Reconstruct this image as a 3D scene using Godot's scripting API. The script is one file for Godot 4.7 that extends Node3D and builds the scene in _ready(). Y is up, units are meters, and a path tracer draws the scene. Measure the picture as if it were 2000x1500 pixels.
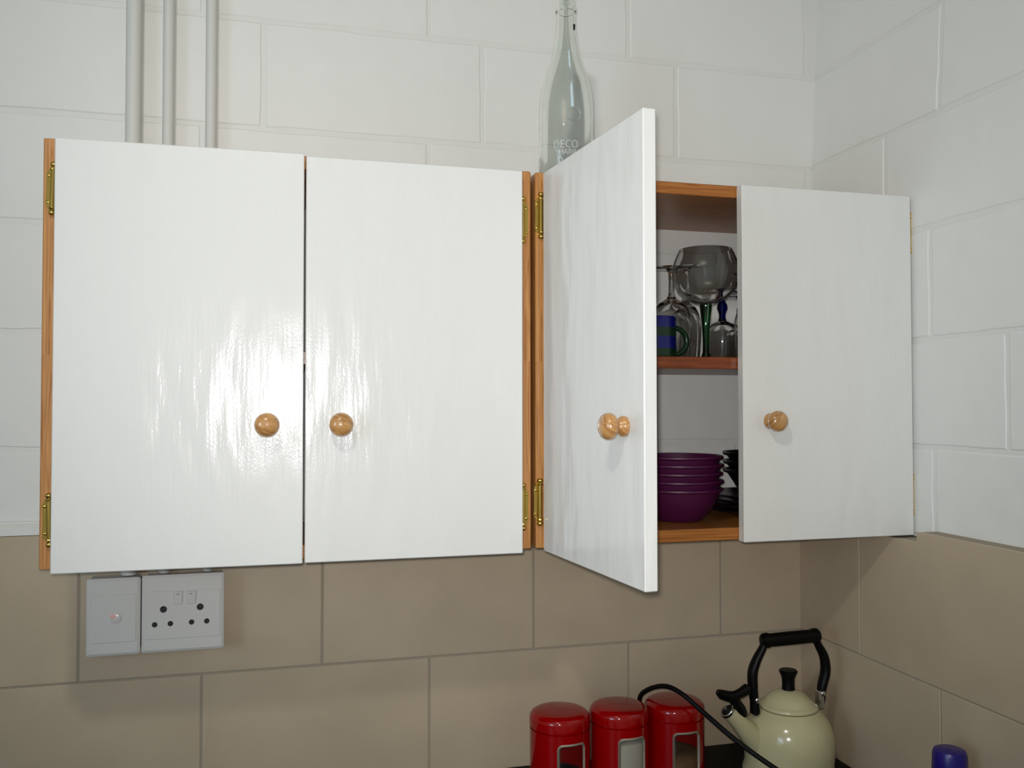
extends Node3D

# ------------------------------------------------------------------ helpers

class Shape:
	# collects triangles; every face is given with the normal it shows
	var v := PackedVector3Array()
	var n := PackedVector3Array()
	var u := PackedVector2Array()
	func tri(a: Vector3, b: Vector3, c: Vector3, na: Vector3, nb: Vector3, nc: Vector3, ua := Vector2.ZERO, ub := Vector2.ZERO, uc := Vector2.ZERO) -> void:
		if (b - a).cross(c - a).dot(na + nb + nc) > 0.0:
			v.append_array([a, c, b]); n.append_array([na, nc, nb]); u.append_array([ua, uc, ub])
		else:
			v.append_array([a, b, c]); n.append_array([na, nb, nc]); u.append_array([ua, ub, uc])
	func flat(pts: Array, out: Vector3, uvs := []) -> void:
		for i in range(1, pts.size() - 1):
			var k = uvs if uvs.size() else [Vector2.ZERO, Vector2.ZERO, Vector2.ZERO, Vector2.ZERO]
			var j0 = k[0]; var j1 = k[i] if i < k.size() else k[0]; var j2 = k[i + 1] if i + 1 < k.size() else k[0]
			tri(pts[0], pts[i], pts[i + 1], out, out, out, j0, j1, j2)
	func mesh() -> ArrayMesh:
		var a := []
		a.resize(Mesh.ARRAY_MAX)
		a[Mesh.ARRAY_VERTEX] = v; a[Mesh.ARRAY_NORMAL] = n; a[Mesh.ARRAY_TEX_UV] = u
		var m := ArrayMesh.new()
		m.add_surface_from_arrays(Mesh.PRIMITIVE_TRIANGLES, a)
		return m
	# box from lo to hi, edges chamfered by c; the grain (v of the uv) runs along axis g; uv in metres, shifted by off
	func box(lo: Vector3, hi: Vector3, c := 0.0, g := 1, off := Vector2.ZERO) -> Shape:
		c = minf(c, 0.45 * minf(hi.x - lo.x, minf(hi.y - lo.y, hi.z - lo.z)))
		var mid := (lo + hi) / 2.0
		var h := (hi - lo) / 2.0
		for ax in 3:
			var a1 := (ax + 1) % 3
			var a2 := (ax + 2) % 3
			var vv := a1
			if a2 == g: vv = a2
			var uu := a2 if vv == a1 else a1
			for s in [-1.0, 1.0]:
				var pts := []
				var uvs := []
				for q in [[-1, -1], [1, -1], [1, 1], [-1, 1]]:
					var p := Vector3.ZERO
					p[ax] = s * h[ax]; p[a1] = q[0] * (h[a1] - c); p[a2] = q[1] * (h[a2] - c)
					pts.append(mid + p); uvs.append(Vector2(p[uu] + mid[uu], p[vv] + mid[vv]) + off)
				var o := Vector3.ZERO; o[ax] = s
				flat(pts, o, uvs)
			if c > 0.0:
				for s1 in [-1.0, 1.0]:
					for s2 in [-1.0, 1.0]:
						var pts := []
						var uvs := []
						for q in [[-1, 0], [1, 0], [1, 1], [-1, 1]]:
							var p := Vector3.ZERO
							p[ax] = q[0] * (h[ax] - c)
							p[a1] = s1 * (h[a1] - (c if q[1] == 0 else 0.0))
							p[a2] = s2 * (h[a2] - (0.0 if q[1] == 0 else c))
							pts.append(mid + p); uvs.append(Vector2(p[a1] + p[a2], p[ax]) + off)
						var o := Vector3.ZERO; o[a1] = s1; o[a2] = s2
						flat(pts, o.normalized(), uvs)
		if c > 0.0:
			for sx in [-1.0, 1.0]:
				for sy in [-1.0, 1.0]:
					for sz in [-1.0, 1.0]:
						var s := Vector3(sx, sy, sz)
						var pts := []
						for ax in 3:
							var p := s * (h - Vector3(c, c, c)); p[ax] = s[ax] * h[ax]
							pts.append(mid + p)
						flat(pts, s.normalized())
		return self
	# turned profile of [radius, height] round the y axis; corners sharper than 40 degrees stay sharp
	func lathe(prof: Array, segs := 48, xf := Transform3D.IDENTITY, squash := 1.0) -> Shape:
		var m := prof.size()
		var en := []
		for i in m - 1:
			var t := Vector2(prof[i + 1][0] - prof[i][0], prof[i + 1][1] - prof[i][1])
			en.append(Vector2(t.y, -t.x).normalized())
		var nb := xf.basis.inverse().transposed()
		for i in m - 1:
			if is_equal_approx(prof[i][0], prof[i + 1][0]) and is_equal_approx(prof[i][1], prof[i + 1][1]): continue
			var n0: Vector2 = en[i]
			var n1: Vector2 = en[i]
			if i > 0 and en[i - 1].length() > 0.5 and en[i - 1].dot(en[i]) > 0.77: n0 = (en[i - 1] + en[i]).normalized()
			if i < m - 2 and en[i + 1].length() > 0.5 and en[i + 1].dot(en[i]) > 0.77: n1 = (en[i + 1] + en[i]).normalized()
			for k in segs:
				var a := TAU * k / segs
				var b := TAU * (k + 1) / segs
				var da := Vector3(sin(a), 0, cos(a) * squash)
				var db := Vector3(sin(b), 0, cos(b) * squash)
				var pts := [da * prof[i][0] + Vector3.UP * prof[i][1], db * prof[i][0] + Vector3.UP * prof[i][1], db * prof[i + 1][0] + Vector3.UP * prof[i + 1][1], da * prof[i + 1][0] + Vector3.UP * prof[i + 1][1]]
				var ns := [da * n0.x + Vector3.UP * n0.y, db * n0.x + Vector3.UP * n0.y, db * n1.x + Vector3.UP * n1.y, da * n1.x + Vector3.UP * n1.y]
				var us := [Vector2(a * 0.05, prof[i][1]), Vector2(b * 0.05, prof[i][1]), Vector2(b * 0.05, prof[i + 1][1]), Vector2(a * 0.05, prof[i + 1][1])]
				for j in 4:
					pts[j] = xf * pts[j]; ns[j] = (nb * ns[j]).normalized()
				if prof[i][0] > 1e-6: tri(pts[0], pts[1], pts[2], ns[0], ns[1], ns[2], us[0], us[1], us[2])
				if prof[i + 1][0] > 1e-6: tri(pts[0], pts[2], pts[3], ns[0], ns[2], ns[3], us[0], us[2], us[3])
		return self
	# round bar along points; radii one per point (or one for all); flatten squeezes it along the side vector
	func tube(pts: Array, radii: Array, segs := 16, flatten := 1.0, side := Vector3.ZERO) -> Shape:
		var m := pts.size()
		var rings := []
		var norms := []
		var ref := side if side != Vector3.ZERO else Vector3(0.31, 0.17, 0.93)
		for i in m:
			var t: Vector3 = (pts[mini(i + 1, m - 1)] - pts[maxi(i - 1, 0)]).normalized()
			var s := (ref - t * ref.dot(t)).normalized()
			if side == Vector3.ZERO: ref = s
			var w := t.cross(s)
			var r: float = radii[i] if radii.size() == m else radii[0]
			var ring := []
			var nn := []
			for k in segs:
				var a := TAU * k / segs
				ring.append(pts[i] + s * (cos(a) * r * flatten) + w * (sin(a) * r))
				nn.append((s * (cos(a) / flatten) + w * sin(a)).normalized())
			rings.append(ring); norms.append(nn)
		for i in m - 1:
			for k in segs:
				var l := (k + 1) % segs
				tri(rings[i][k], rings[i][l], rings[i + 1][l], norms[i][k], norms[i][l], norms[i + 1][l])
				tri(rings[i][k], rings[i + 1][l], rings[i + 1][k], norms[i][k], norms[i + 1][l], norms[i + 1][k])
		var t0: Vector3 = (pts[0] - pts[1]).normalized()
		var t1: Vector3 = (pts[m - 1] - pts[m - 2]).normalized()
		for k in segs:
			var l := (k + 1) % segs
			tri(pts[0], rings[0][k], rings[0][l], t0, t0, t0)
			tri(pts[m - 1], rings[m - 1][k], rings[m - 1][l], t1, t1, t1)
		return self
	# ball, stretched by sc
	func ball(at: Vector3, r: float, sc := Vector3.ONE, segs := 20) -> Shape:
		var prof := []
		for i in 13:
			var a := -PI / 2 + PI * i / 12.0
			prof.append([maxf(0.0, cos(a)) * r, sin(a) * r])
		prof[0][0] = 0.0; prof[12][0] = 0.0
		return lathe(prof, segs, Transform3D(Basis.from_scale(sc), at))
	# slab with an outline of 2-d points in x and y, from z0 to z1, put through xf
	func slab(outline: PackedVector2Array, z0: float, z1: float, xf := Transform3D.IDENTITY, hole := PackedVector2Array()) -> Shape:
		var m := outline.size()
		if hole.is_empty():
			var idx := Geometry2D.triangulate_polygon(outline)
			for i in range(0, idx.size(), 3):
				for z in [[z0, -1.0], [z1, 1.0]]:
					var q := []
					for j in 3: q.append(xf * Vector3(outline[idx[i + j]].x, outline[idx[i + j]].y, z[0]))
					var o: Vector3 = (xf.basis * Vector3(0, 0, z[1])).normalized()
					tri(q[0], q[1], q[2], o, o, o)
		else:  # hole has as many points as the outline
			for i in m:
				var j := (i + 1) % m
				for z in [[z0, -1.0], [z1, 1.0]]:
					var o: Vector3 = (xf.basis * Vector3(0, 0, z[1])).normalized()
					flat([xf * Vector3(outline[i].x, outline[i].y, z[0]), xf * Vector3(outline[j].x, outline[j].y, z[0]), xf * Vector3(hole[j].x, hole[j].y, z[0]), xf * Vector3(hole[i].x, hole[i].y, z[0])], o)
		for loop in [[outline, 1.0], [hole, -1.0]]:
			var p: PackedVector2Array = loop[0]
			if p.is_empty(): continue
			var area := 0.0
			for i in p.size(): area += p[i].cross(p[(i + 1) % p.size()])
			for i in p.size():
				var a := p[i]
				var b := p[(i + 1) % p.size()]
				if a.distance_to(b) < 1e-7: continue
				var e := (b - a).normalized()
				var o2: Vector2 = Vector2(e.y, -e.x) * signf(area) * loop[1]
				var o: Vector3 = (xf.basis * Vector3(o2.x, o2.y, 0)).normalized()
				flat([xf * Vector3(a.x, a.y, z0), xf * Vector3(b.x, b.y, z0), xf * Vector3(b.x, b.y, z1), xf * Vector3(a.x, a.y, z1)], o)
		return self

func rounded(w: float, h: float, r: float, k := 5) -> PackedVector2Array:
	var p := PackedVector2Array()
	for c in [[1, 1, 0.0], [-1, 1, PI / 2], [-1, -1, PI], [1, -1, 1.5 * PI]]:
		for i in k + 1:
			var a: float = c[2] + PI / 2 * i / k
			p.append(Vector2(c[0] * (w / 2 - r) + r * cos(a), c[1] * (h / 2 - r) + r * sin(a)))
	return p

var taken := {}
func numbered(called: String) -> String:
	var k: int = taken.get(called, 0)
	taken[called] = k + 1
	return called if k == 0 else "%s_%03d" % [called, k]

func tag(o: Node, label: String, category := "", group := "", kind := "") -> Node:
	o.set_meta("label", label)
	if category: o.set_meta("category", category)
	if group: o.set_meta("group", group)
	if kind: o.set_meta("kind", kind)
	return o

func thing(called: String, at: Vector3, label: String, category: String, group := "") -> Node3D:
	var o := Node3D.new()
	o.name = numbered(called)
	add_child(o)
	o.position = at
	tag(o, label, category, group)
	return o

func part(called: String, s, m: Material, parent: Node) -> MeshInstance3D:
	var o := MeshInstance3D.new()
	o.mesh = s.mesh() if s is Shape else s
	o.material_override = m
	o.name = numbered(called) if parent == self else called
	parent.add_child(o, true)
	o.cast_shadow = GeometryInstance3D.SHADOW_CASTING_SETTING_ON
	return o

func mat(called: String, c: Color, rough := 0.5, metal := 0.0) -> StandardMaterial3D:
	var m := StandardMaterial3D.new()
	m.resource_name = called
	m.albedo_color = c; m.roughness = rough; m.metallic = metal
	return m

func glass_mat(called: String, c: Color, ior := 0.05) -> StandardMaterial3D:
	var m := mat(called, c, 0.0)
	m.albedo_color.a = 0.0
	m.transparency = BaseMaterial3D.TRANSPARENCY_ALPHA
	m.refraction_enabled = true
	m.refraction_scale = ior
	return m

func noise_image(w: int, h: int, sw: int, sh: int, freq: float, seed_: int, oct := 3) -> Image:
	# noise of sw x sh pixels stretched to w x h
	var f := FastNoiseLite.new()
	f.seed = seed_; f.frequency = freq; f.fractal_octaves = oct
	f.noise_type = FastNoiseLite.TYPE_SIMPLEX_SMOOTH
	var im := Image.create(sw, sh, false, Image.FORMAT_RF)
	for y in sh:
		for x in sw:
			im.set_pixel(x, y, Color(f.get_noise_2d(x, y), 0, 0))
	im.resize(w, h, Image.INTERPOLATE_CUBIC)
	return im

func bend_map(layers: Array, w: int, h: int) -> ImageTexture:
	# normal map from heights: layers of [image, strength]; strength is slope per unit of pixel difference
	var hgt := PackedFloat32Array()
	hgt.resize(w * h)
	for l in layers:
		var im: Image = l[0]
		var d := im.get_data().to_float32_array()
		for i in w * h: hgt[i] += d[i] * l[1]
	var out := PackedFloat32Array()
	out.resize(w * h * 3)
	for y in h:
		for x in w:
			var dx := hgt[y * w + (x + 1) % w] - hgt[y * w + (x + w - 1) % w]
			var dy := hgt[((y + 1) % h) * w + x] - hgt[((y + h - 1) % h) * w + x]
			if x == 0 or x == w - 1: dx = 0.0
			if y == 0 or y == h - 1: dy = 0.0
			var q := Vector3(-dx, dy, 1.0).normalized()
			var i := (y * w + x) * 3
			out[i] = q.x * 0.5 + 0.5; out[i + 1] = q.y * 0.5 + 0.5; out[i + 2] = q.z * 0.5 + 0.5
	return ImageTexture.create_from_image(Image.create_from_data(w, h, false, Image.FORMAT_RGBF, out.to_byte_array()))

func color_map(im: Image, stops: Array) -> ImageTexture:
	# stops: [value, colour] in rising order
	var w := im.get_width()
	var h := im.get_height()
	var o := Image.create(w, h, false, Image.FORMAT_RGB8)
	for y in h:
		for x in w:
			var t := im.get_pixel(x, y).r
			var c: Color = stops[0][1]
			for i in stops.size() - 1:
				if t >= stops[i][0]:
					c = stops[i][1].lerp(stops[i + 1][1], clampf((t - stops[i][0]) / (stops[i + 1][0] - stops[i][0]), 0, 1))
			o.set_pixel(x, y, c)
	return ImageTexture.create_from_image(o)

# ------------------------------------------------------------------ materials
var M := {}

func make_materials() -> void:
	# painted block wall
	var w := mat("wall_paint", Color(0.865, 0.865, 0.845), 0.5)
	var fine := noise_image(512, 512, 512, 512, 0.06, 3, 4)
	var slow := noise_image(512, 512, 128, 128, 0.04, 8, 2)
	w.normal_enabled = true
	w.normal_texture = bend_map([[fine, 0.05], [slow, 0.5]], 512, 512)
	w.normal_scale = 1.0
	w.uv1_triplanar = true; w.uv1_world_triplanar = true; w.uv1_scale = Vector3(2.2, 2.2, 2.2)
	M.wall = w
	M.mortar = w.duplicate(); M.mortar.albedo_color = Color(0.85, 0.85, 0.83)
	M.plain = mat("plain_paint", Color(0.83, 0.825, 0.8), 0.8)
	# tiles
	for i in 3:
		var t := mat("tile_glaze", Color(1, 1, 1), 0.42)
		var base := [Color(0.713, 0.645, 0.55), Color(0.706, 0.639, 0.545), Color(0.719, 0.652, 0.557)][i] as Color
		t.albedo_texture = color_map(noise_image(256, 256, 256, 256, 0.012, 20 + i, 4), [[-0.5, base * 0.98], [0.0, base], [0.5, base * 1.02]])
		t.uv1_triplanar = true; t.uv1_world_triplanar = true; t.uv1_scale = Vector3(1.7, 1.7, 1.7)
		M["tile%d" % i] = t
	M.grout = mat("grout", Color(0.6, 0.555, 0.485), 0.9)
	# wood: grain runs along v
	for k in [["pine", Color(0.755, 0.545, 0.32), Color(0.57, 0.36, 0.17), 31], ["knob_wood", Color(0.80, 0.61, 0.37), Color(0.50, 0.33, 0.17), 47]]:
		var g1 := noise_image(512, 512, 256, 24, 0.05, k[3], 3)
		var g2 := noise_image(512, 512, 512, 12, 0.11, k[3] + 1, 2)
		var gi := Image.create(512, 512, false, Image.FORMAT_RF)
		for y in 512:
			for x in 512:
				var r := g1.get_pixel(x, y).r
				gi.set_pixel(x, y, Color(0.5 + 0.38 * sin(r * 15.0) * (0.6 + 0.4 * r) + 0.55 * g2.get_pixel(x, y).r, 0, 0))
		var m := mat(k[0], Color(1, 1, 1), 0.33)
		m.albedo_texture = color_map(gi, [[0.0, k[2]], [0.35, k[1].lerp(k[2], 0.45)], [1.0, k[1]]])
		m.uv1_scale = Vector3(4.5, 2.0, 1) if k[0] == "pine" else Vector3(14, 9, 1)
		if k[0] == "knob_wood":
			m.roughness = 0.25
			m.clearcoat_enabled = true; m.clearcoat = 1.0; m.clearcoat_roughness = 0.03
		M[k[0]] = m
	M.shelf_pine = M.pine.duplicate()
	M.shelf_pine.albedo_color = Color(0.92, 0.83, 0.68)
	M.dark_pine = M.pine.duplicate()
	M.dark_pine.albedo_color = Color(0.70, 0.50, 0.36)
	# brushed enamel of the doors: brush streaks run up and down (v)
	var e := mat("white_enamel", Color(0.862, 0.86, 0.847), 0.17)
	e.normal_enabled = true
	e.normal_texture = bend_map([[noise_image(1024, 1024, 512, 56, 0.16, 5, 3), 0.085], [noise_image(1024, 1024, 128, 40, 0.09, 6, 2), 0.62], [noise_image(1024, 1024, 1024, 512, 0.25, 7, 2), 0.035]], 1024, 1024)
	e.uv1_scale = Vector3(1.4, 1.4, 1)
	M.enamel = e
	M.brass = mat("brass", Color(0.82, 0.69, 0.36), 0.16, 1.0)
	M.steel = mat("steel", Color(0.75, 0.75, 0.73), 0.22, 1.0)
	M.conduit = mat("conduit_paint", Color(0.80, 0.80, 0.775), 0.55)
	M.plastic = mat("white_plastic", Color(0.83, 0.82, 0.80), 0.25)
	M.dark_hole = mat("dark_socket", Color(0.02, 0.03, 0.03), 0.5)
	M.pink = mat("neon_pink", Color(0.93, 0.72, 0.69), 0.3)
	M.clear = glass_mat("clear_glass", Color(0.995, 1.0, 0.998))
	M.bottle = glass_mat("bottle_glass", Color(0.975, 0.985, 0.975))
	M.green = glass_mat("green_glass", Color(0.02, 0.42, 0.16))
	M.blue = glass_mat("blue_glass", Color(0.03, 0.05, 0.55))
	M.smoke = glass_mat("smoke_glass", Color(0.25, 0.27, 0.27))
	M.print = mat("white_print", Color(0.85, 0.87, 0.85, 0.55), 0.4)
	M.print.transparency = BaseMaterial3D.TRANSPARENCY_ALPHA
	M.purple = mat("purple_plastic", Color(0.28, 0.025, 0.22), 0.5)
	M.black_plastic = mat("black_plastic", Color(0.02, 0.02, 0.022), 0.35)
	M.dark_purple = mat("dark_purple_glaze", Color(0.10, 0.03, 0.10), 0.3)
	M.mug_blue = mat("mug_blue", Color(0.05, 0.05, 0.38), 0.3)
	M.mug_green = mat("mug_green", Color(0.04, 0.16, 0.07), 0.3)
	M.red = mat("red_enamel", Color(0.55, 0.003, 0.012), 0.08)
	M.cream = mat("cream_enamel", Color(0.72, 0.695, 0.545), 0.15)
	M.bakelite = mat("black_handle", Color(0.01, 0.01, 0.01), 0.45)
	M.bakelite.metallic_specular = 0.3
	M.chrome = mat("chrome", Color(0.70, 0.67, 0.61), 0.42, 0.7)
	M.cord = mat("black_rubber", Color(0.01, 0.01, 0.01), 0.6)
	M.cord.metallic_specular = 0.3
	M.jar = mat("purple_jar", Color(0.10, 0.05, 0.42), 0.3)
	var st := mat("black_granite", Color(1, 1, 1), 0.45)
	st.metallic_specular = 0.25
	st.albedo_texture = color_map(noise_image(256, 256, 256, 256, 0.35, 61, 3), [[-0.4, Color(0.012, 0.013, 0.013)], [0.35, Color(0.03, 0.032, 0.032)], [0.6, Color(0.12, 0.12, 0.12)]])
	st.uv1_triplanar = true; st.uv1_world_triplanar = true; st.uv1_scale = Vector3(5, 5, 5)
	M.stone = st
	M.floor = mat("floor_tile", Color(0.55, 0.5, 0.43), 0.5)
	var pane := mat("daylit_pane", Color(0.8, 0.85, 0.9), 0.3)
	pane.emission_enabled = true; pane.emission = Color(0.80, 0.90, 1.0); pane.emission_energy_multiplier = 1.2
	M.pane = pane
	var bulb := mat("opal_glow", Color(0.9, 0.88, 0.82), 0.4)
	bulb.emission_enabled = true; bulb.emission = Color(1.0, 0.87, 0.68); bulb.emission_energy_multiplier = 1.5
	M.bulb = bulb
	var film := mat("clear_pane", Color(0.3, 0.32, 0.3, 0.04), 0.0)
	film.transparency = BaseMaterial3D.TRANSPARENCY_ALPHA
	M.film = film
	M.rice = mat("pale_rice", Color(0.62, 0.60, 0.54), 0.7)
	M.tea = mat("dark_tea", Color(0.035, 0.05, 0.035), 0.7)
	M.sugar = mat("brown_grain", Color(0.38, 0.27, 0.15), 0.7)

# ------------------------------------------------------------------ the scene
const XW := 0.043      # right block wall face, low courses
const BZ := -0.012     # back block wall face
const TOP := 1.3
const FLOOR := -1.37
const COUNTER := -0.468

func _ready() -> void:
	# camera
	var cam := Camera3D.new()
	cam.name = "camera"
	add_child(cam)
	cam.transform = Transform3D(Basis(Vector3(0.9665, -0.0009, 0.2566), Vector3(-0.0052, 0.9997, 0.0232), Vector3(-0.2566, -0.0237, 0.9662)).orthonormalized(), Vector3(-1.0612, 0.2181, 1.6512))
	cam.fov = 46.702
	cam.near = 0.02
	cam.far = 50.0
	cam.current = true
	# environment
	var we := WorldEnvironment.new()
	we.name = "environment"
	var env := Environment.new()
	env.background_mode = Environment.BG_COLOR
	env.background_color = Color(0.6, 0.65, 0.7)
	env.background_energy_multiplier = 0.3
	env.ambient_light_source = Environment.AMBIENT_SOURCE_DISABLED
	env.tonemap_mode = Environment.TONE_MAPPER_LINEAR
	env.tonemap_exposure = 1.0
	env.sdfgi_enabled = true; env.ssao_enabled = true; env.ssil_enabled = true
	we.environment = env
	add_child(we)
	# the camera's flash, just left of and above its lens
	var fl := SpotLight3D.new()
	fl.name = "camera_flash"
	add_child(fl)
	fl.position = Vector3(-1.073, 0.236, 1.655)
	fl.look_at_from_position(fl.position, Vector3(-0.61, 0.39, 0.0))
	fl.light_color = Color(1.0, 0.99, 0.985)
	fl.light_energy = 1.04
	fl.light_size = 0.012
	fl.spot_angle = 43; fl.spot_angle_attenuation = 0.9
	fl.spot_range = 8; fl.spot_attenuation = 2
	fl.shadow_enabled = true
	# daylight of the window in the left wall
	var day := AreaLight3D.new()
	day.name = "window_daylight"
	add_child(day)
	day.area_size = Vector2(1.3, 1.1)
	day.look_at_from_position(Vector3(-3.33, 0.45, 2.5), Vector3(0.0, 0.45, 1.9))
	day.light_color = Color(0.80, 0.91, 1.0)
	day.light_energy = 2.45
	day.area_range = 12
	day.shadow_enabled = true

	make_materials()
	build_room()
	build_cabinets()
	build_electrics()
	build_bottle()
	build_cabinet_contents()
	build_worktop()

# ---- room
func build_room() -> void:
	tag(part("floor", Shape.new().box(Vector3(-3.6, FLOOR - 0.15, -0.2), Vector3(0.3, FLOOR, 3.6)), M.floor, self), "beige kitchen floor far below the worktop", "floor", "", "structure")
	tag(part("ceiling", Shape.new().box(Vector3(-3.6, TOP, -0.2), Vector3(0.3, TOP + 0.15, 3.6)), M.plain, self), "plain white ceiling above the block walls", "ceiling", "", "structure")
	tag(part("wall_front", Shape.new().box(Vector3(-3.6, FLOOR, 3.4), Vector3(0.3, TOP, 3.6)), M.plain, self), "plain white wall behind the photographer", "wall", "", "structure")
	tag(part("wall_left", Shape.new().box(Vector3(-3.6, FLOOR, -0.2), Vector3(-3.4, TOP, 3.4)), M.plain, self), "plain white wall with the window in it", "wall", "", "structure")
	# window: frame and daylit pane
	var wn := Node3D.new(); wn.name = "window_1"; add_child(wn); wn.position = Vector3(-3.4, 0.45, 2.5)
	tag(wn, "white framed window in the left wall letting in daylight", "window", "", "structure")
	part("window_pane", Shape.new().box(Vector3(0.0, -0.55, -0.65), Vector3(0.012, 0.55, 0.65)), M.pane, wn)
	var fr := Shape.new()
	for z in [-0.68, -0.025, 0.62]: fr.box(Vector3(0, -0.6, z), Vector3(0.035, 0.6, z + 0.05), 0.003)
	for y in [-0.6, 0.55]: fr.box(Vector3(0, y, -0.68), Vector3(0.04, y + 0.05, 0.67), 0.003)
	part("window_frame", fr, M.plastic, wn)
	# ceiling lamp: opal dome with its light inside
	var lamp := thing("ceiling_lamp", Vector3(-1.3, TOP, 1.55), "round opal ceiling lamp above the photographer", "ceiling lamp")
	part("base", Shape.new().lathe([[0, 0], [0.13, 0], [0.13, -0.02], [0, -0.02]], 32), M.plastic, lamp)
	var dome := [[0.12, -0.02]]
	for i in 9: dome.append([0.12 * cos(PI / 2 * i / 8.0), -0.03 - 0.07 * sin(PI / 2 * i / 8.0)])
	dome[dome.size() - 1][0] = 0.0
	part("shade", Shape.new().lathe(dome, 32), M.bulb, lamp)
	var om := OmniLight3D.new()
	om.name = "ceiling_lamp_light"
	lamp.add_child(om)
	om.position = Vector3(0, -0.06, 0)
	om.light_color = Color(0.99, 0.98, 0.95); om.light_energy = 0.60; om.light_size = 0.05
	om.omni_range = 8; om.omni_attenuation = 2; om.shadow_enabled = true

	# --- back wall: slab (its face is the mortar), blocks, tile bed, tiles
	var rng := RandomNumberGenerator.new(); rng.seed = 11
	var wb := part("wall_back", Shape.new().box(Vector3(-3.4, FLOOR, -0.2), Vector3(0.09, TOP, BZ - 0.0014)), M.mortar, self)
	tag(wb, "white painted concrete block wall behind the cabinets with beige tiles below", "wall", "", "structure")
	var courses := [[0.018, 0.143, -1.36], [0.143, 0.343, -0.7825], [0.343, 0.531, -1.395], [0.531, 0.72, -0.7825], [0.72, 0.9175, -0.678], [0.9175, 1.11, -0.7825], [1.11, TOP, -0.58]]
	for ci in courses.size():
		var c = courses[ci]
		var x: float = c[2] - 0.4075 * 7
		while x < 0.03:
			var a := maxf(x, -3.39)
			var b := minf(x + (0.815 if ci == 4 and x < -1.8 and x > -2.0 else 0.4075), 0.08)
			if b - a > 0.03:
				var g := 0.0042
				var dz := rng.randf_range(-0.0004, 0.0003)
				part("block", block_shape(Vector3(a + g, c[0] + g, -0.05), Vector3(b - (g if b < 0.07 else 0.0), c[1] - g, BZ + dz), 2, 0.0022, rng), M.wall, wb)
				if ci == 4 and x < -1.8 and x > -2.0: x += 0.4075  # the joint beyond this one is painted over
			x += 0.4075
	part("tile_bed", Shape.new().box(Vector3(-3.4, FLOOR, -0.03), Vector3(0.001, -0.001, -0.0011)), M.grout, wb)
	var rows := [[0.0, -0.2505, [-2.9855, -2.5845, -2.1835, -1.7825, -1.3815, -0.9778, -0.580, -0.183, 0.0]], [-0.2505, -0.5005, [-2.787, -2.386, -1.985, -1.585, -1.1838, -0.782, -0.3847, 0.0]], [-0.5005, -0.7505, [-2.9855, -2.5845, -2.1835, -1.7825, -1.3815, -0.9778, -0.580, -0.183, 0.0]]]
	for r in rows:
		for i in r[2].size() - 1:
			var q := 0.0019
			part("tile", Shape.new().box(Vector3(r[2][i] + q, r[1] + q, -0.009), Vector3(r[2][i + 1] - (q if r[2][i + 1] < 0.0 else -0.006), r[0] - (q if r[0] < 0.0 else 0.0), rng.randf_range(-0.0002, 0.0003)), 0.0009), M["tile%d" % rng.randi_range(0, 2)], wb)
	# painted strip over the tiles, leaning back to the block face
	var sp := Shape.new()
	var outline := PackedVector2Array([Vector2(0.0005, 0.001), Vector2(0.0005, 0.012), Vector2(BZ + 0.002, 0.0195), Vector2(-0.03, 0.0195), Vector2(-0.03, 0.001)])
	sp.slab(outline, -3.39, 0.0, Transform3D(Basis(Vector3(0, 0, 1), Vector3(0, 1, 0), Vector3(1, 0, 0)), Vector3.ZERO))
	tag(part("trim_1", sp, M.wall, self), "white painted strip along the top of the back wall tiles", "trim", "", "structure")

	# --- right wall
	var wr := part("wall_right", Shape.new().box(Vector3(XW + 0.03, FLOOR, -0.2), Vector3(0.3, TOP, 3.4)), M.mortar, self)
	tag(wr, "white painted block wall on the right with beige tiles below", "wall", "", "structure")
	var lean := [[-0.016, XW], [0.143, XW], [0.333, XW], [0.53, XW], [0.725, XW + 0.001], [0.92, 0.055], [1.11, 0.068], [TOP, 0.069]]
	var starts := [0.345, 0.10, 0.341, 0.2237, 0.364, 0.364, 0.18]
	var mb := Shape.new()
	for k in 7:
		var y0: float = lean[k][0]
		var y1: float = lean[k + 1][0]
		var x0: float = lean[k][1]
		var x1: float = lean[k + 1][1]
		var mo := 0.0014
		mb.flat([Vector3(x0 + mo, y0, BZ), Vector3(x1 + mo, y1, BZ), Vector3(x1 + mo, y1, 3.4), Vector3(x0 + mo, y0, 3.4)], Vector3(-1, 0, 0))
		var z: float = starts[k] - 0.4075
		while z < 3.4:
			var a := maxf(z, BZ - 0.003)
			var b := minf(z + 0.4075, 3.39)
			if b - a > 0.03:
				var g := 0.0036
				part("block", lean_block(y0 + g, y1 - g, x0, x1, a + (g if a > 0.0 else -0.003), b - g, rng), M.wall, wr)
			z += 0.4075
	part("mortar", mb, M.mortar, wr)
	var bed := Shape.new()
	bed.box(Vector3(0.0012, FLOOR, -0.012), Vector3(0.2, -0.018, 3.4))
	bed.box(Vector3(0.0012, -0.018, 0.351), Vector3(0.2, -0.0005, 3.4))
	part("tile_bed", bed, M.grout, wr)
	var zr := [[0.0, -0.2505, [0.0, 0.197, 0.351, 0.599, 1.0, 1.401, 1.802, 2.203, 2.604, 3.005, 3.39]], [-0.2505, -0.5005, [0.0, 0.404, 0.805, 1.206, 1.607, 2.008, 2.409, 2.81, 3.211, 3.39]], [-0.5005, -0.7505, [0.0, 0.197, 0.599, 1.0, 1.401, 1.802, 2.203, 2.604, 3.005, 3.39]]]
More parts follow.
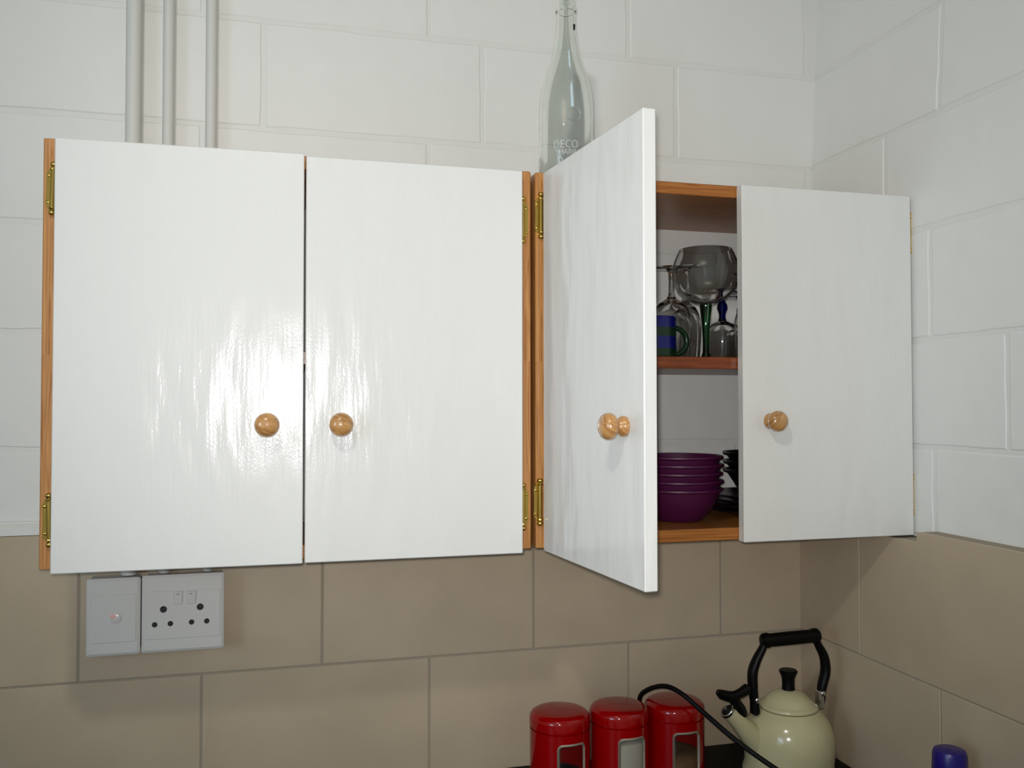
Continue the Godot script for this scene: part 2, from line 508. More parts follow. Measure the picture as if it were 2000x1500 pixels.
	for r in zr:
		for i in r[2].size() - 1:
			var q := 0.0017
			var z0: float = r[2][i]
			var z1: float = r[2][i + 1]
			if r[0] == 0.0 and i == 2: continue
			var m: Material = M["tile%d" % rng.randi_range(0, 2)]
			var xf := rng.randf_range(-0.0003, 0.0002)
			if r[0] == 0.0 and i == 1:  # cut to clear the cabinet's lower corner
				var o2 := PackedVector2Array([Vector2(z0 + q, r[1] + q), Vector2(0.599 - q, r[1] + q), Vector2(0.599 - q, 0.0), Vector2(0.352, 0.0), Vector2(0.352, -0.0175), Vector2(z0 + q, -0.0175)])
				part("tile", Shape.new().slab(o2, xf, 0.009, Transform3D(Basis(Vector3(0, 0, 1), Vector3(0, 1, 0), Vector3(1, 0, 0)), Vector3.ZERO)), m, wr)
			else:
				var top: float = (-0.0175 if z1 < 0.36 else 0.0) if r[0] == 0.0 else r[0] - q
				part("tile", Shape.new().box(Vector3(xf, r[1] + q, z0 + (q if z0 > 0.0 else -0.001)), Vector3(0.009, top, z1 - q), 0.0009), m, wr)

# a block whose face (towards +z) has rounded, slightly wavering edges
func block_shape(lo: Vector3, hi: Vector3, _ax: int, c: float, rng: RandomNumberGenerator) -> Shape:
	var s := Shape.new()
	var outer := PackedVector2Array()
	var inner := PackedVector2Array()
	var nx := 9
	var ny := 5
	var base := []
	for i in nx: base.append([lerpf(lo.x, hi.x, float(i) / nx), lo.y, 0.0, -1.0])
	for i in ny: base.append([hi.x, lerpf(lo.y, hi.y, float(i) / ny), 1.0, 0.0])
	for i in nx: base.append([lerpf(hi.x, lo.x, float(i) / nx), hi.y, 0.0, 1.0])
	for i in ny: base.append([lo.x, lerpf(hi.y, lo.y, float(i) / ny), -1.0, 0.0])
	var mid := Vector2((lo.x + hi.x) / 2, (lo.y + hi.y) / 2)
	for p in base:
		var w := rng.randf_range(-0.0014, 0.0014)
		var o := Vector2(p[0] + p[2] * w, p[1] + p[3] * w)
		outer.append(o)
		var d := mid - o
		inner.append(o + Vector2(signf(d.x) * minf(c, absf(d.x)), signf(d.y) * minf(c, absf(d.y))))
	var m := outer.size()
	for i in m:
		var j := (i + 1) % m
		var e := (outer[j] - outer[i]).normalized()
		var o3 := Vector3(e.y, -e.x, 0)
		var back := Vector3(0, 0, lo.z)
		s.flat([Vector3(outer[i].x, outer[i].y, back.z), Vector3(outer[j].x, outer[j].y, back.z), Vector3(outer[j].x, outer[j].y, hi.z - c * 0.6), Vector3(outer[i].x, outer[i].y, hi.z - c * 0.6)], o3)
		s.flat([Vector3(outer[i].x, outer[i].y, hi.z - c * 0.6), Vector3(outer[j].x, outer[j].y, hi.z - c * 0.6), Vector3(inner[j].x, inner[j].y, hi.z), Vector3(inner[i].x, inner[i].y, hi.z)], (o3 * 0.6 + Vector3(0, 0, 1)).normalized())
	var idx := Geometry2D.triangulate_polygon(inner)
	for i in range(0, idx.size(), 3):
		var q := []
		for k in 3: q.append(Vector3(inner[idx[i + k]].x, inner[idx[i + k]].y, hi.z))
		s.tri(q[0], q[1], q[2], Vector3(0, 0, 1), Vector3(0, 0, 1), Vector3(0, 0, 1))
	return s

# the same facing -x, leaning with the wall
func lean_block(y0: float, y1: float, x0: float, x1: float, z0: float, z1: float, rng: RandomNumberGenerator) -> Shape:
	var flatb := block_shape(Vector3(-z1, y0, -0.05), Vector3(-z0, y1, 0.0), 2, 0.0028, rng)
	var s := Shape.new()
	for i in flatb.v.size():
		var p := flatb.v[i]
		var f := clampf((p.y - y0) / (y1 - y0), 0, 1)
		s.v.append(Vector3(lerpf(x0, x1, f) - p.z, p.y, -p.x))
		var nn := flatb.n[i]
		s.n.append(Vector3(-nn.z, nn.y, -nn.x))
		s.u.append(flatb.u[i])
	for i in range(0, s.v.size(), 3):  # mirrored: turn the faces round
		var pv := s.v[i]; s.v[i] = s.v[i + 1]; s.v[i + 1] = pv
		var pn := s.n[i]; s.n[i] = s.n[i + 1]; s.n[i + 1] = pn
	return s

# ---- cabinets
const CF := 0.280      # front of the carcasses
const CY0 := -0.0112   # lower and upper edge of the carcasses
const CY1 := 0.5945
const DT := 0.0185     # door thickness

func carcass(o: Node3D, x0: float, x1: float, front_y1: float) -> void:
	# the thing stands at (x0, CY0, 0)
	var w := x1 - x0
	var h := front_y1 - CY0
	var t := 0.0195
	part("side_panel", Shape.new().box(Vector3(0, 0, BZ + 0.003), Vector3(t, h, CF), 0.0012, 1, Vector2(0.31, 0.2)), M.pine, o)
	part("side_panel", Shape.new().box(Vector3(w - t, 0, BZ + 0.003), Vector3(w, h, CF), 0.0012, 1, Vector2(0.75, 0.7)), M.pine, o)
	part("top_panel", Shape.new().box(Vector3(t, h - 0.0205, BZ + 0.003), Vector3(w - t, h, CF - 0.0004), 0.0012, 0, Vector2(0.2, 0.43)), M.shelf_pine, o)
	part("bottom_panel", Shape.new().box(Vector3(t, 0, BZ + 0.003), Vector3(w - t, 0.0205, CF - 0.0004), 0.0012, 0, Vector2(0.55, 0.1)), M.shelf_pine, o)
	part("shelf", Shape.new().box(Vector3(t, 0.2905, BZ + 0.003), Vector3(w - t, 0.311, CF - 0.001), 0.0012, 0, Vector2(0.05, 0.8)), M.dark_pine, o)

func knob_shape() -> Shape:
	var prof := [[0.0, 0.0], [0.0128, 0.0], [0.0138, 0.0015], [0.0138, 0.0045], [0.0125, 0.0075], [0.0095, 0.0105], [0.0088, 0.0125], [0.0098, 0.0145], [0.0140, 0.0165], [0.0170, 0.0195], [0.0179, 0.0235], [0.0172, 0.028], [0.0145, 0.0325], [0.0100, 0.0355], [0.005, 0.0368], [0.0, 0.0372]]
	var s := Shape.new().lathe(prof, 40, Transform3D(Basis(Vector3.RIGHT, PI / 2), Vector3.ZERO))
	for i in s.v.size(): s.u[i] = Vector2(s.v[i].x * 0.6 + s.v[i].y * 0.75 + s.v[i].z * 0.3, s.v[i].y * 0.3 - s.v[i].x * 0.2)
	return s

# door with its hinge edge at the node; the leaf runs along local x to w (or -w)
func door(o: Node3D, at: Vector3, w: float, h: float, to_right: bool, turn: float, off: Vector2) -> void:
	var s := 1.0 if to_right else -1.0
	var d := part("door", Shape.new().box(Vector3(minf(0, s * w), 0, -DT), Vector3(maxf(0, s * w), h, 0), 0.0013, 1, off), M.enamel, o)
	d.position = at
	d.rotation.y = turn
	var k := part("knob", knob_shape(), M.knob_wood, d)
	k.position = Vector3(s * (w - 0.051), 0.2045, 0.0)
	k.rotation.z = off.x * 9.0
	tag(k, "turned wooden knob")

func hinge(o: Node3D, at: Vector3, s: float, tilt := 0.0) -> void:
	# leaf on the carcass front (towards -s), knuckle at the door's edge, a ball at either end
	var h := Node3D.new()
	var out := PackedVector2Array()
	var half := PackedVector2Array([Vector2(0.0, 0.036), Vector2(0.004, 0.033), Vector2(0.006, 0.028), Vector2(0.0085, 0.0245), Vector2(0.0100, 0.019), Vector2(0.0092, 0.012), Vector2(0.0090, 0.0)])
	for p in half: out.append(Vector2(-s * p.x, p.y))
	for i in range(half.size() - 2, -1, -1): out.append(Vector2(-s * half[i].x, -half[i].y))
	var m := Shape.new().slab(out, 0.0, 0.0016)
	var hg := part("hinge", m, M.brass, o)
	hg.position = at
	hg.rotation.z = tilt
	var kn := Shape.new()
	kn.tube([Vector3(0, -0.0262, 0.0038), Vector3(0, 0.0262, 0.0038)], [0.0037], 16)
	part("knuckle", kn, M.brass, hg)
	for e in [-1.0, 1.0]:
		var fin := Shape.new().lathe([[0.0, 0.0], [0.0048, 0.0], [0.0050, 0.0018], [0.0032, 0.0035], [0.0030, 0.0042], [0.0045, 0.0060], [0.0050, 0.0080], [0.0042, 0.0102], [0.0020, 0.0116], [0.0, 0.0120]], 20, Transform3D(Basis.from_scale(Vector3(1, e, 1)), Vector3(0, e * 0.0264, 0.0038)))
		part("finial", fin, M.brass, hg)
	for y in [-0.019, 0.019]:
		part("screw", Shape.new().ball(Vector3(-s * 0.0062, y, 0.0016), 0.0023, Vector3(1, 1, 0.5), 12), M.brass, hg)
	h.free()

func build_cabinets() -> void:
	var c1 := thing("wall_cabinet", Vector3(-1.379, CY0, 0), "closed pine wall cabinet with two glossy white doors and flash glare, left of the bottle", "cabinet", "")
	carcass(c1, -1.379, -0.6658, CY1 + 0.0005)
	var f := CF + DT + 0.0005
	var dy := -0.0148 - CY0
	door(c1, Vector3(-1.3605 + 1.379, dy + 0.0002, f), 0.3385, 0.6065, true, deg_to_rad(-0.9), Vector2(0.02, 0.03))
	door(c1, Vector3(-0.6845 + 1.379, dy, f), 0.3345, 0.6050, false, 0.0, Vector2(0.37, 0.08))
	hinge(c1, Vector3(-1.3655 + 1.379, 0.523 - CY0, CF), 1.0, -0.03)
	hinge(c1, Vector3(-1.3655 + 1.379, 0.0585 - CY0, CF), 1.0, 0.02)
	hinge(c1, Vector3(-0.6800 + 1.379, 0.515 - CY0, CF), -1.0)
	hinge(c1, Vector3(-0.6800 + 1.379, 0.0565 - CY0, CF), -1.0)

	var c2 := thing("wall_cabinet", Vector3(-0.6578, CY0, 0), "pine wall cabinet with one white door swung open showing glasses and bowls", "cabinet", "")
	carcass(c2, -0.6578, XW - 0.002, CY1)
	door(c2, Vector3(-0.6475 + 0.6578, dy + 0.0008, CF + 0.009), 0.337, 0.6055, true, deg_to_rad(-85.1), Vector2(0.33, 0.06))
	door(c2, Vector3(0.0385 + 0.6578, dy + 0.001, f), 0.3365, 0.6065, false, 0.0, Vector2(0.52, 0.01))
	hinge(c2, Vector3(-0.6495 + 0.6578, 0.5235 - CY0, CF), 1.0)
	hinge(c2, Vector3(-0.6520 + 0.6578, 0.063 - CY0, CF), 1.0)
	hinge(c2, Vector3(0.0405 + 0.6578, 0.527 - CY0, CF + 0.008), -1.0)
	hinge(c2, Vector3(0.0400 + 0.6578, 0.0575 - CY0, CF + 0.008), -1.0)

# ---- conduits and plates
func build_electrics() -> void:
	var names := ["widest of three thin white conduits running down the wall above the left cabinet", "middle one of three thin white conduits above the left cabinet", "white conduit nearest the bottle of the three above the left cabinet"]
	var xs := [[-1.3010, 0.0130], [-1.2450, 0.0096], [-1.1745, 0.0094]]
	for i in 3:
		var r: float = xs[i][1]
		var s := Shape.new().tube([Vector3(0, -0.069, 0), Vector3(0, TOP, 0)], [r], 24)
		var o := part("conduit", s, M.conduit, self)
		o.position = Vector3(xs[i][0], 0, BZ + 0.0125 + r)
		tag(o, names[i], "conduit", "")
	# isolator switch plate on its surface box
	var sw := thing("light_switch", Vector3(-1.321, -0.1345, 0.0005), "narrow white switch plate with a small button, left of the socket", "switch")
	part("box", Shape.new().box(Vector3(-0.0395, -0.061, 0), Vector3(0.0395, 0.0635, 0.034), 0.002), M.plastic, sw)
	plate_face(sw, 0.0835, 0.1285, 0.034, 0.0065)
	var rim := Shape.new().slab(rounded(0.0215, 0.0225, 0.006), 0.0400, 0.0409, Transform3D(Basis.IDENTITY, Vector3(0.003, -0.002, 0)))
	part("button_frame", rim, M.plastic, sw)
	part("button", Shape.new().lathe([[0.0092, 0.0], [0.0090, 0.0012], [0.0082, 0.0018], [0.0, 0.0020]], 32, Transform3D(Basis(Vector3.RIGHT, PI / 2), Vector3(0.003, -0.002, 0.0408))), M.plastic, sw)
	tag(part("indicator", Shape.new().ball(Vector3(0.0000, 0.0015, 0.0424), 0.0046, Vector3(1.1, 0.95, 0.16)), M.pink, sw), "small pink neon indicator")
	# double socket
	var so := thing("power_socket", Vector3(-1.2112, -0.1335, 0.0005), "white double socket with six round holes and two rocker switches", "socket")
	part("box", Shape.new().box(Vector3(-0.0615, -0.061, 0), Vector3(0.0625, 0.0625, 0.034), 0.002), M.plastic, so)
	plate_face(so, 0.1320, 0.1295, 0.034, 0.0065)
	for x in [-0.0085, 0.0128]:
		part("rocker_surround", Shape.new().slab(rounded(0.0172, 0.0245, 0.002), 0.0402, 0.0406, Transform3D(Basis.IDENTITY, Vector3(x, 0.0258, 0)), rounded(0.0156, 0.0229, 0.0015)), M.conduit, so)
		var rk := part("rocker", Shape.new().box(Vector3(-0.0076, -0.0112, -0.002), Vector3(0.0076, 0.0112, 0.0022), 0.0012), M.plastic, so)
		rk.position = Vector3(x, 0.0258, 0.0408)
		rk.rotation.x = 0.09
		part("mark", Shape.new().box(Vector3(-0.0022, 0.0062, 0.0022), Vector3(0.0022, 0.0071, 0.0025)), M.dark_hole, rk)
	for p in [[-0.0315, 0.0075, 0.0049], [0.0272, 0.0085, 0.0049], [-0.0452, -0.0175, 0.0037], [-0.0203, -0.017, 0.0037], [0.0135, -0.0165, 0.0037], [0.0380, -0.0162, 0.0037]]:
		var prof := [[p[2] + 0.0008, 0.0], [p[2] + 0.0006, 0.0005], [p[2], 0.0005], [p[2] - 0.0002, 0.0002], [0.0, 0.0002]]
		var hs := Shape.new().lathe(prof, 24, Transform3D(Basis(Vector3.RIGHT, PI / 2), Vector3(p[0], p[1], 0.0404)))
		part("pin_hole", hs, M.dark_hole, so)

func plate_face(o: Node3D, w: float, h: float, z: float, t: float) -> void:
	var s := Shape.new()
	var a := rounded(w, h, 0.004)
	var b := rounded(w - 0.009, h - 0.009, 0.003)
	s.slab(a, z, z + t * 0.45)
	for i in a.size():
		var j := (i + 1) % a.size()
		var e := (a[j] - a[i]).normalized()
		if a[i].distance_to(a[j]) < 1e-7: continue
		s.flat([Vector3(a[i].x, a[i].y, z + t * 0.45), Vector3(a[j].x, a[j].y, z + t * 0.45), Vector3(b[j].x, b[j].y, z + t * 0.85), Vector3(b[i].x, b[i].y, z + t * 0.85)], Vector3(e.y, -e.x, 1.8).normalized())
	s.slab(b, z + t * 0.4, z + t * 0.85)
	# raised middle field between an upper and a lower band
	s.box(Vector3(-w / 2 + 0.006, -h / 2 + 0.022, z), Vector3(w / 2 - 0.006, h / 2 - 0.0265, z + t), 0.0009)
	part("cover_plate", s, M.plastic, o)

# ---- bottle on the right cabinet
func build_bottle() -> void:
	var y0 := CY1
	var b := thing("bottle", Vector3(-0.5785, y0, 0.2), "tall empty clear glass bottle with white lettering standing on top of the right cabinet", "bottle")
	var out := [[0.0, 0.004], [0.034, 0.0005], [0.0440, 0.0005], [0.0466, 0.004], [0.0475, 0.012], [0.0476, 0.075], [0.0474, 0.125], [0.0464, 0.147], [0.0440, 0.162], [0.0402, 0.180], [0.0345, 0.198], [0.0290, 0.214], [0.0243, 0.228], [0.0205, 0.248], [0.0182, 0.266], [0.0170, 0.284], [0.0166, 0.3005], [0.0166, 0.3025], [0.0180, 0.3035], [0.0183, 0.308], [0.0178, 0.3115], [0.0160, 0.3135], [0.0158, 0.318], [0.0158, 0.327], [0.0150, 0.330]]
	var inn := [[0.0128, 0.3302], [0.0122, 0.327], [0.0122, 0.300], [0.0128, 0.284], [0.0142, 0.266], [0.0166, 0.248], [0.0204, 0.228], [0.0250, 0.214], [0.0305, 0.198], [0.0361, 0.180], [0.0398, 0.162], [0.0422, 0.147], [0.0434, 0.125], [0.0436, 0.075], [0.0434, 0.020], [0.0410, 0.013], [0.030, 0.012], [0.012, 0.022], [0.0, 0.024]]
	part("glass", Shape.new().lathe(out + inn, 64), M.bottle, b)
	for t in [["DECO", 0.0125, 0.0605, 0.0], ["SHARP", 0.0088, 0.0475, 0.0], ["O", 0.0088, 0.0335, -0.18]]:
		var tm := TextMesh.new()
		tm.text = t[0]
		var f := SystemFont.new(); f.font_names = PackedStringArray(["Droid Sans"]); f.font_italic = true
		tm.font = f
		tm.font_size = 32; tm.pixel_size = t[1] / 24.0; tm.depth = 0.0008
		tm.curve_step = 1.0
		var arr := tm.get_mesh_arrays()
		var s := Shape.new()
		var pv: PackedVector3Array = arr[Mesh.ARRAY_VERTEX]
		var pn: PackedVector3Array = arr[Mesh.ARRAY_NORMAL]
		var ix: PackedInt32Array = arr[Mesh.ARRAY_INDEX]
		var look: float = -0.34 + t[3]
		for i in ix:
			var a: float = pv[i].x / 0.0476 + look
			var r := 0.0479 + pv[i].z
			s.v.append(Vector3(sin(a) * r, pv[i].y + t[2], cos(a) * r))
			s.n.append(Vector3(sin(a) * pn[i].z + cos(a) * pn[i].x, pn[i].y, cos(a) * pn[i].z - sin(a) * pn[i].x))
			s.u.append(Vector2.ZERO)
		part("lettering", s, M.print, b)
	# round embossed seal above the lettering
	var ring := []
	for i in 25:
		var a := TAU * i / 24
		var x := 0.0115 * cos(a)
		ring.append(Vector3(sin(x / 0.0476 - 0.05) * 0.0476, 0.112 + 0.0115 * sin(a), cos(x / 0.0476 - 0.05) * 0.0476))
	part("seal", Shape.new().tube(ring, [0.0011], 8), M.bottle, b)
	part("neck_mark", Shape.new().box(Vector3(0.0075, 0.268, 0.0150), Vector3(0.0110, 0.278, 0.0172), 0.0003), M.dark_hole, b)

# ---- inside the right cabinet
func shell(prof_out: Array, prof_in: Array, segs := 48) -> Shape:
	return Shape.new().lathe(prof_out + prof_in, segs)

# upside-down wine glass, standing on its rim: bowl height hb, total h
func upturned_glass(at: Vector3, r: float, hb: float, h: float, rf: float, stem: Material, foot: Material, knop: bool, label: String) -> void:
	var g := thing("wine_glass", at, label, "wine glass", "upside-down wine glasses on the cabinet shelf")
	var o := []
	var i_ := []
	for k in 11:
		var t := k / 10.0
		var rr := r * (0.90 + 0.16 * sin(t * 2.4)) if t < 0.62 else lerpf(r * (0.90 + 0.16 * sin(0.62 * 2.4)), 0.006, pow((t - 0.62) / 0.38, 1.7) * 0.35 + 0.65 * (1.0 - sqrt(maxf(0.0, 1.0 - pow((t - 0.62) / 0.38, 2.0)))))
		o.append([rr, hb * t])
		if k < 10: i_.push_front([maxf(rr - 0.0016, 0.002), hb * t * 0.97])
	i_.push_front([0.0, hb * 0.955])
	var outp := o + [[0.0, hb]]
	var inner := []
	for q in i_: inner.append(q)
	part("bowl", Shape.new().lathe(outp, 40).lathe(inner, 40).lathe([[inner[inner.size() - 1][0], 0.0], [o[0][0], 0.0]], 40), M.clear, g)
	var sp := []
	if knop: sp = [[0.0, hb - 0.001], [0.0075, hb - 0.001], [0.0060, hb + 0.006], [0.0062, hb + 0.012], [0.0098, hb + 0.022], [0.0092, hb + 0.029], [0.0055, hb + 0.036], [0.0050, h - 0.008], [0.0075, h - 0.004], [0.0, h - 0.0035]]
	else: sp = [[0.0, hb - 0.001], [0.0085, hb - 0.001], [0.0055, hb + 0.006], [0.0048, (hb + h) / 2], [0.0055, h - 0.010], [0.0095, h - 0.004], [0.0, h - 0.0035]]
	part("stem", Shape.new().lathe(sp, 24), stem, g)
	part("foot", Shape.new().lathe([[0.0, h - 0.0046], [0.009, h - 0.0042], [rf * 0.7, h - 0.0022], [rf, h - 0.0016], [rf, h], [0.0, h]], 40), foot, g)

func build_cabinet_contents() -> void:
	var ys := CY0 + 0.311 + 0.0002
	# balloon glass on a green stem
	var bg := thing("balloon_glass", Vector3(-0.3235, ys, 0.215), "large round balloon glass on a green stem standing upright on the shelf", "wine glass")
	var hb := 0.097
	var o := [[0.0, hb], [0.018, hb + 0.001], [0.034, hb + 0.008], [0.048, hb + 0.020], [0.0565, hb + 0.036], [0.0592, hb + 0.050], [0.0585, hb + 0.062], [0.0550, hb + 0.077], [0.0500, hb + 0.089], [0.0458, hb + 0.0975]]
	var inn := [[0.0444, hb + 0.0975], [0.0484, hb + 0.0885], [0.0534, hb + 0.0765], [0.0569, hb + 0.062], [0.0575, hb + 0.050], [0.0549, hb + 0.0368], [0.0466, hb + 0.0215], [0.0325, hb + 0.0100], [0.0165, hb + 0.0036], [0.0, hb + 0.0028]]
	part("bowl", shell(o, inn, 56), M.clear, bg)
	part("stem", Shape.new().lathe([[0.0, 0.0035], [0.0085, 0.004], [0.0058, 0.012], [0.0056, 0.035], [0.0075, 0.065], [0.0098, 0.085], [0.0110, hb - 0.0005], [0.0, hb - 0.0003]], 28), M.green, bg)
	part("foot", Shape.new().lathe([[0.0, 0.0], [0.027, 0.0], [0.027, 0.0014], [0.018, 0.0028], [0.0085, 0.0040], [0.0, 0.0041]], 36), M.green, bg)
	# upside-down glasses
	upturned_glass(Vector3(-0.3490, ys, 0.128), 0.0355, 0.118, 0.1745, 0.0315, M.clear, M.clear, false, "clear wine glass upside down on the shelf behind the striped mug")
	upturned_glass(Vector3(-0.2950, ys, 0.075), 0.0285, 0.118, 0.186, 0.0315, M.clear, M.clear, false, "clear upside-down wine glass behind the bowl of the balloon glass")
	upturned_glass(Vector3(-0.2455, ys, 0.130), 0.0300, 0.078, 0.131, 0.0315, M.blue, M.blue, true, "upside-down wine glass with a dark blue knobbed stem, right of the green stem")
	upturned_glass(Vector3(-0.1795, ys, 0.085), 0.0300, 0.078, 0.129, 0.0315, M.blue, M.blue, true, "blue-footed upside-down wine glass mostly hidden behind the closed white door")
	upturned_glass(Vector3(-0.2270, ys, 0.200), 0.0270, 0.105, 0.156, 0.0300, M.smoke, M.smoke, false, "dark-footed upside-down wine glass just at the edge of the closed white door")
	# striped mug
	var mg := thing("mug", Vector3(-0.4165, ys, 0.2), "blue and green striped mug at the left end of the shelf", "mug")
	var bands := [[0.0, 0.0165, "mug_green"], [0.0165, 0.0375, "mug_blue"], [0.0375, 0.0535, "mug_green"], [0.0535, 0.073, "mug_blue"]]
	for i in 4:
		var bd = bands[i]
		var rr := 0.0385
		var pr := [[rr - (0.003 if i == 0 else 0.0), bd[0]], [rr, bd[0] + 0.003], [rr, bd[1]]]
		if i == 0: pr.push_front([0.0, 0.0])
		if i == 3: pr = [[rr, bd[0]], [rr, bd[1] - 0.002], [rr - 0.0015, bd[1]], [rr - 0.003, bd[1] - 0.002], [rr - 0.0035, 0.006], [0.0, 0.005]]
		part("stripe", Shape.new().lathe(pr, 40), M[bd[2]], mg)
	var hp := []
	for i in 13:
		var a := -PI / 2 + PI * i / 12.0
		hp.append(Vector3(0.036 + 0.027 * cos(a), 0.031 + 0.024 * sin(a), 0.004 - 0.004 * cos(a)))
	part("handle", Shape.new().tube(hp, [0.0048], 12), M.mug_green, mg)
	# bowls: purple stack, dark stack on plates
	var yb := CY0 + 0.0207
	var bowl_out := [[0.0, 0.001], [0.036, 0.0], [0.0410, 0.0015], [0.0475, 0.008], [0.0560, 0.018], [0.0630, 0.028], [0.0690, 0.039], [0.0728, 0.049], [0.0748, 0.0535], [0.0782, 0.0542], [0.0803, 0.0562], [0.0800, 0.0590], [0.0780, 0.0600]]
	var bowl_in := [[0.0740, 0.0590], [0.0712, 0.050], [0.0674, 0.040], [0.0614, 0.029], [0.0544, 0.0192], [0.0459, 0.0095], [0.0395, 0.0032], [0.0, 0.0028]]
	var words := ["bottom", "second from bottom", "middle", "second from top", "topmost"]
	var bm := shell(bowl_out, bowl_in, 56).mesh()
	for i in 5:
		var t := thing("bowl", Vector3(-0.3535 + [0.0, 0.001, -0.001, 0.001, 0.0][i], yb + 0.0145 * i, 0.163), "%s bowl of the nested purple bowls at the bottom of the cabinet" % words[i], "bowl", "nested purple bowls")
		part("body", bm, M.purple, t)
	var pm := shell([[0.0, 0.0], [0.055, 0.0], [0.062, 0.003], [0.088, 0.0085], [0.0975, 0.0105], [0.0985, 0.0122], [0.097, 0.0132]], [[0.087, 0.0110], [0.061, 0.0055], [0.0, 0.0050]], 56).mesh()
	var pw := ["bottom", "second from bottom", "second from top", "topmost"]
	for i in 4:
		var t := thing("plate", Vector3(-0.165, yb + 0.0096 * i, 0.118), "%s plate of the dark purple plates under the black bowls" % pw[i], "plate", "dark purple plates")
		part("body", pm, M.dark_purple, t)
	var ko := [[0.0, 0.001], [0.030, 0.0], [0.034, 0.002], [0.0455, 0.021], [0.0560, 0.037], [0.0595, 0.0415], [0.0645, 0.0420], [0.0670, 0.0450], [0.0650, 0.0485]]
	var ki := [[0.0600, 0.0475], [0.0540, 0.0385], [0.0435, 0.0225], [0.0320, 0.0040], [0.0, 0.0035]]
	var km := shell(ko, ki, 48).mesh()
	for i in 3:
		var t := thing("black_bowl", Vector3(-0.1665, yb + 0.0388 + 0.0165 * i, 0.120), "%s of the nested black bowls standing on the dark plates" % ["bottom bowl", "middle bowl", "top bowl"][i], "bowl", "nested black bowls")
		part("body", km, M.black_plastic, t)

# ---- worktop and what stands on it
func build_worktop() -> void:
	var wt := part("worktop", Shape.new().box(Vector3(-3.0, COUNTER - 0.03, 0.0025), Vector3(-0.0025, COUNTER, 0.60), 0.003, 0), M.stone, self)
	tag(wt, "black granite worktop under the canisters and the kettle", "worktop")
	var bc := thing("base_cabinet", Vector3(-3.0, FLOOR, 0.0), "white base cabinet carrying the black worktop", "cabinet")
	part("body", Shape.new().box(Vector3(0, 0.1, 0.006), Vector3(2.99, COUNTER - 0.0305 - FLOOR, 0.55), 0.001), M.plain, bc)
	part("plinth", Shape.new().box(Vector3(0, 0, 0.006), Vector3(2.99, 0.0995, 0.50), 0.001), M.plain, bc)
	for i in 6:
		part("door", Shape.new().box(Vector3(0.003 + 0.498 * i, 0.11, 0.551), Vector3(0.495 + 0.498 * i, COUNTER - 0.035 - FLOOR, 0.569), 0.002), M.enamel, bc)

	canister(Vector3(-0.5765, COUNTER, 0.150), 0.06, M.tea, 0.35, "red canister farthest from the kettle with dark leaves behind its window")
	canister(Vector3(-0.4650, COUNTER, 0.150), 0.04, M.rice, 0.88, "red canister between two others with pale grain behind its window")
	canister(Vector3(-0.3575, COUNTER, 0.150), -0.05, M.sugar, 0.52, "red canister nearest the kettle with the black cord arching over its lid")

	# cord
	var way := Curve3D.new()
	for p in [[-0.352, -0.4605, 0.030], [-0.372, -0.445, 0.062], [-0.3900, -0.405, 0.082], [-0.4016, -0.3355, 0.092], [-0.4002, -0.3047, 0.125], [-0.3835, -0.2867, 0.165], [-0.3658, -0.2917, 0.195], [-0.3414, -0.3145, 0.225], [-0.303, -0.3514, 0.28], [-0.2561, -0.3856, 0.33], [-0.2129, -0.4113, 0.38], [-0.18, -0.438, 0.43], [-0.165, -0.4595, 0.50], [-0.16, -0.4605, 0.56]]:
		way.add_point(Vector3(p[0], p[1], p[2]))
	for i in way.point_count:
		var t := (way.get_point_position(mini(i + 1, way.point_count - 1)) - way.get_point_position(maxi(i - 1, 0))) / 6.0
		way.set_point_in(i, -t); way.set_point_out(i, t)
	way.bake_interval = 0.006
	var pts := []
	for p in way.get_baked_points(): pts.append(p)
	tag(part("black_cable", Shape.new().tube(pts, [0.0043], 12), M.cord, self), "black power cable arching over the rightmost red canister and past the kettle", "cable")

	kettle()

	var j := thing("purple_bottle", Vector3(-0.066, COUNTER, 0.5), "dark purple bottle with a purple cap in front of the right wall tiles", "bottle")
	part("body", Shape.new().lathe([[0.0, 0.0], [0.026, 0.0], [0.028, 0.003], [0.028, 0.098], [0.025, 0.110], [0.019, 0.116], [0.0, 0.117]], 36), M.jar, j)
	part("cap", Shape.new().lathe([[0.0, 0.116], [0.0255, 0.116], [0.0262, 0.118], [0.0246, 0.155], [0.0225, 0.1605], [0.019, 0.162], [0.0, 0.1625]], 36), M.jar, j)

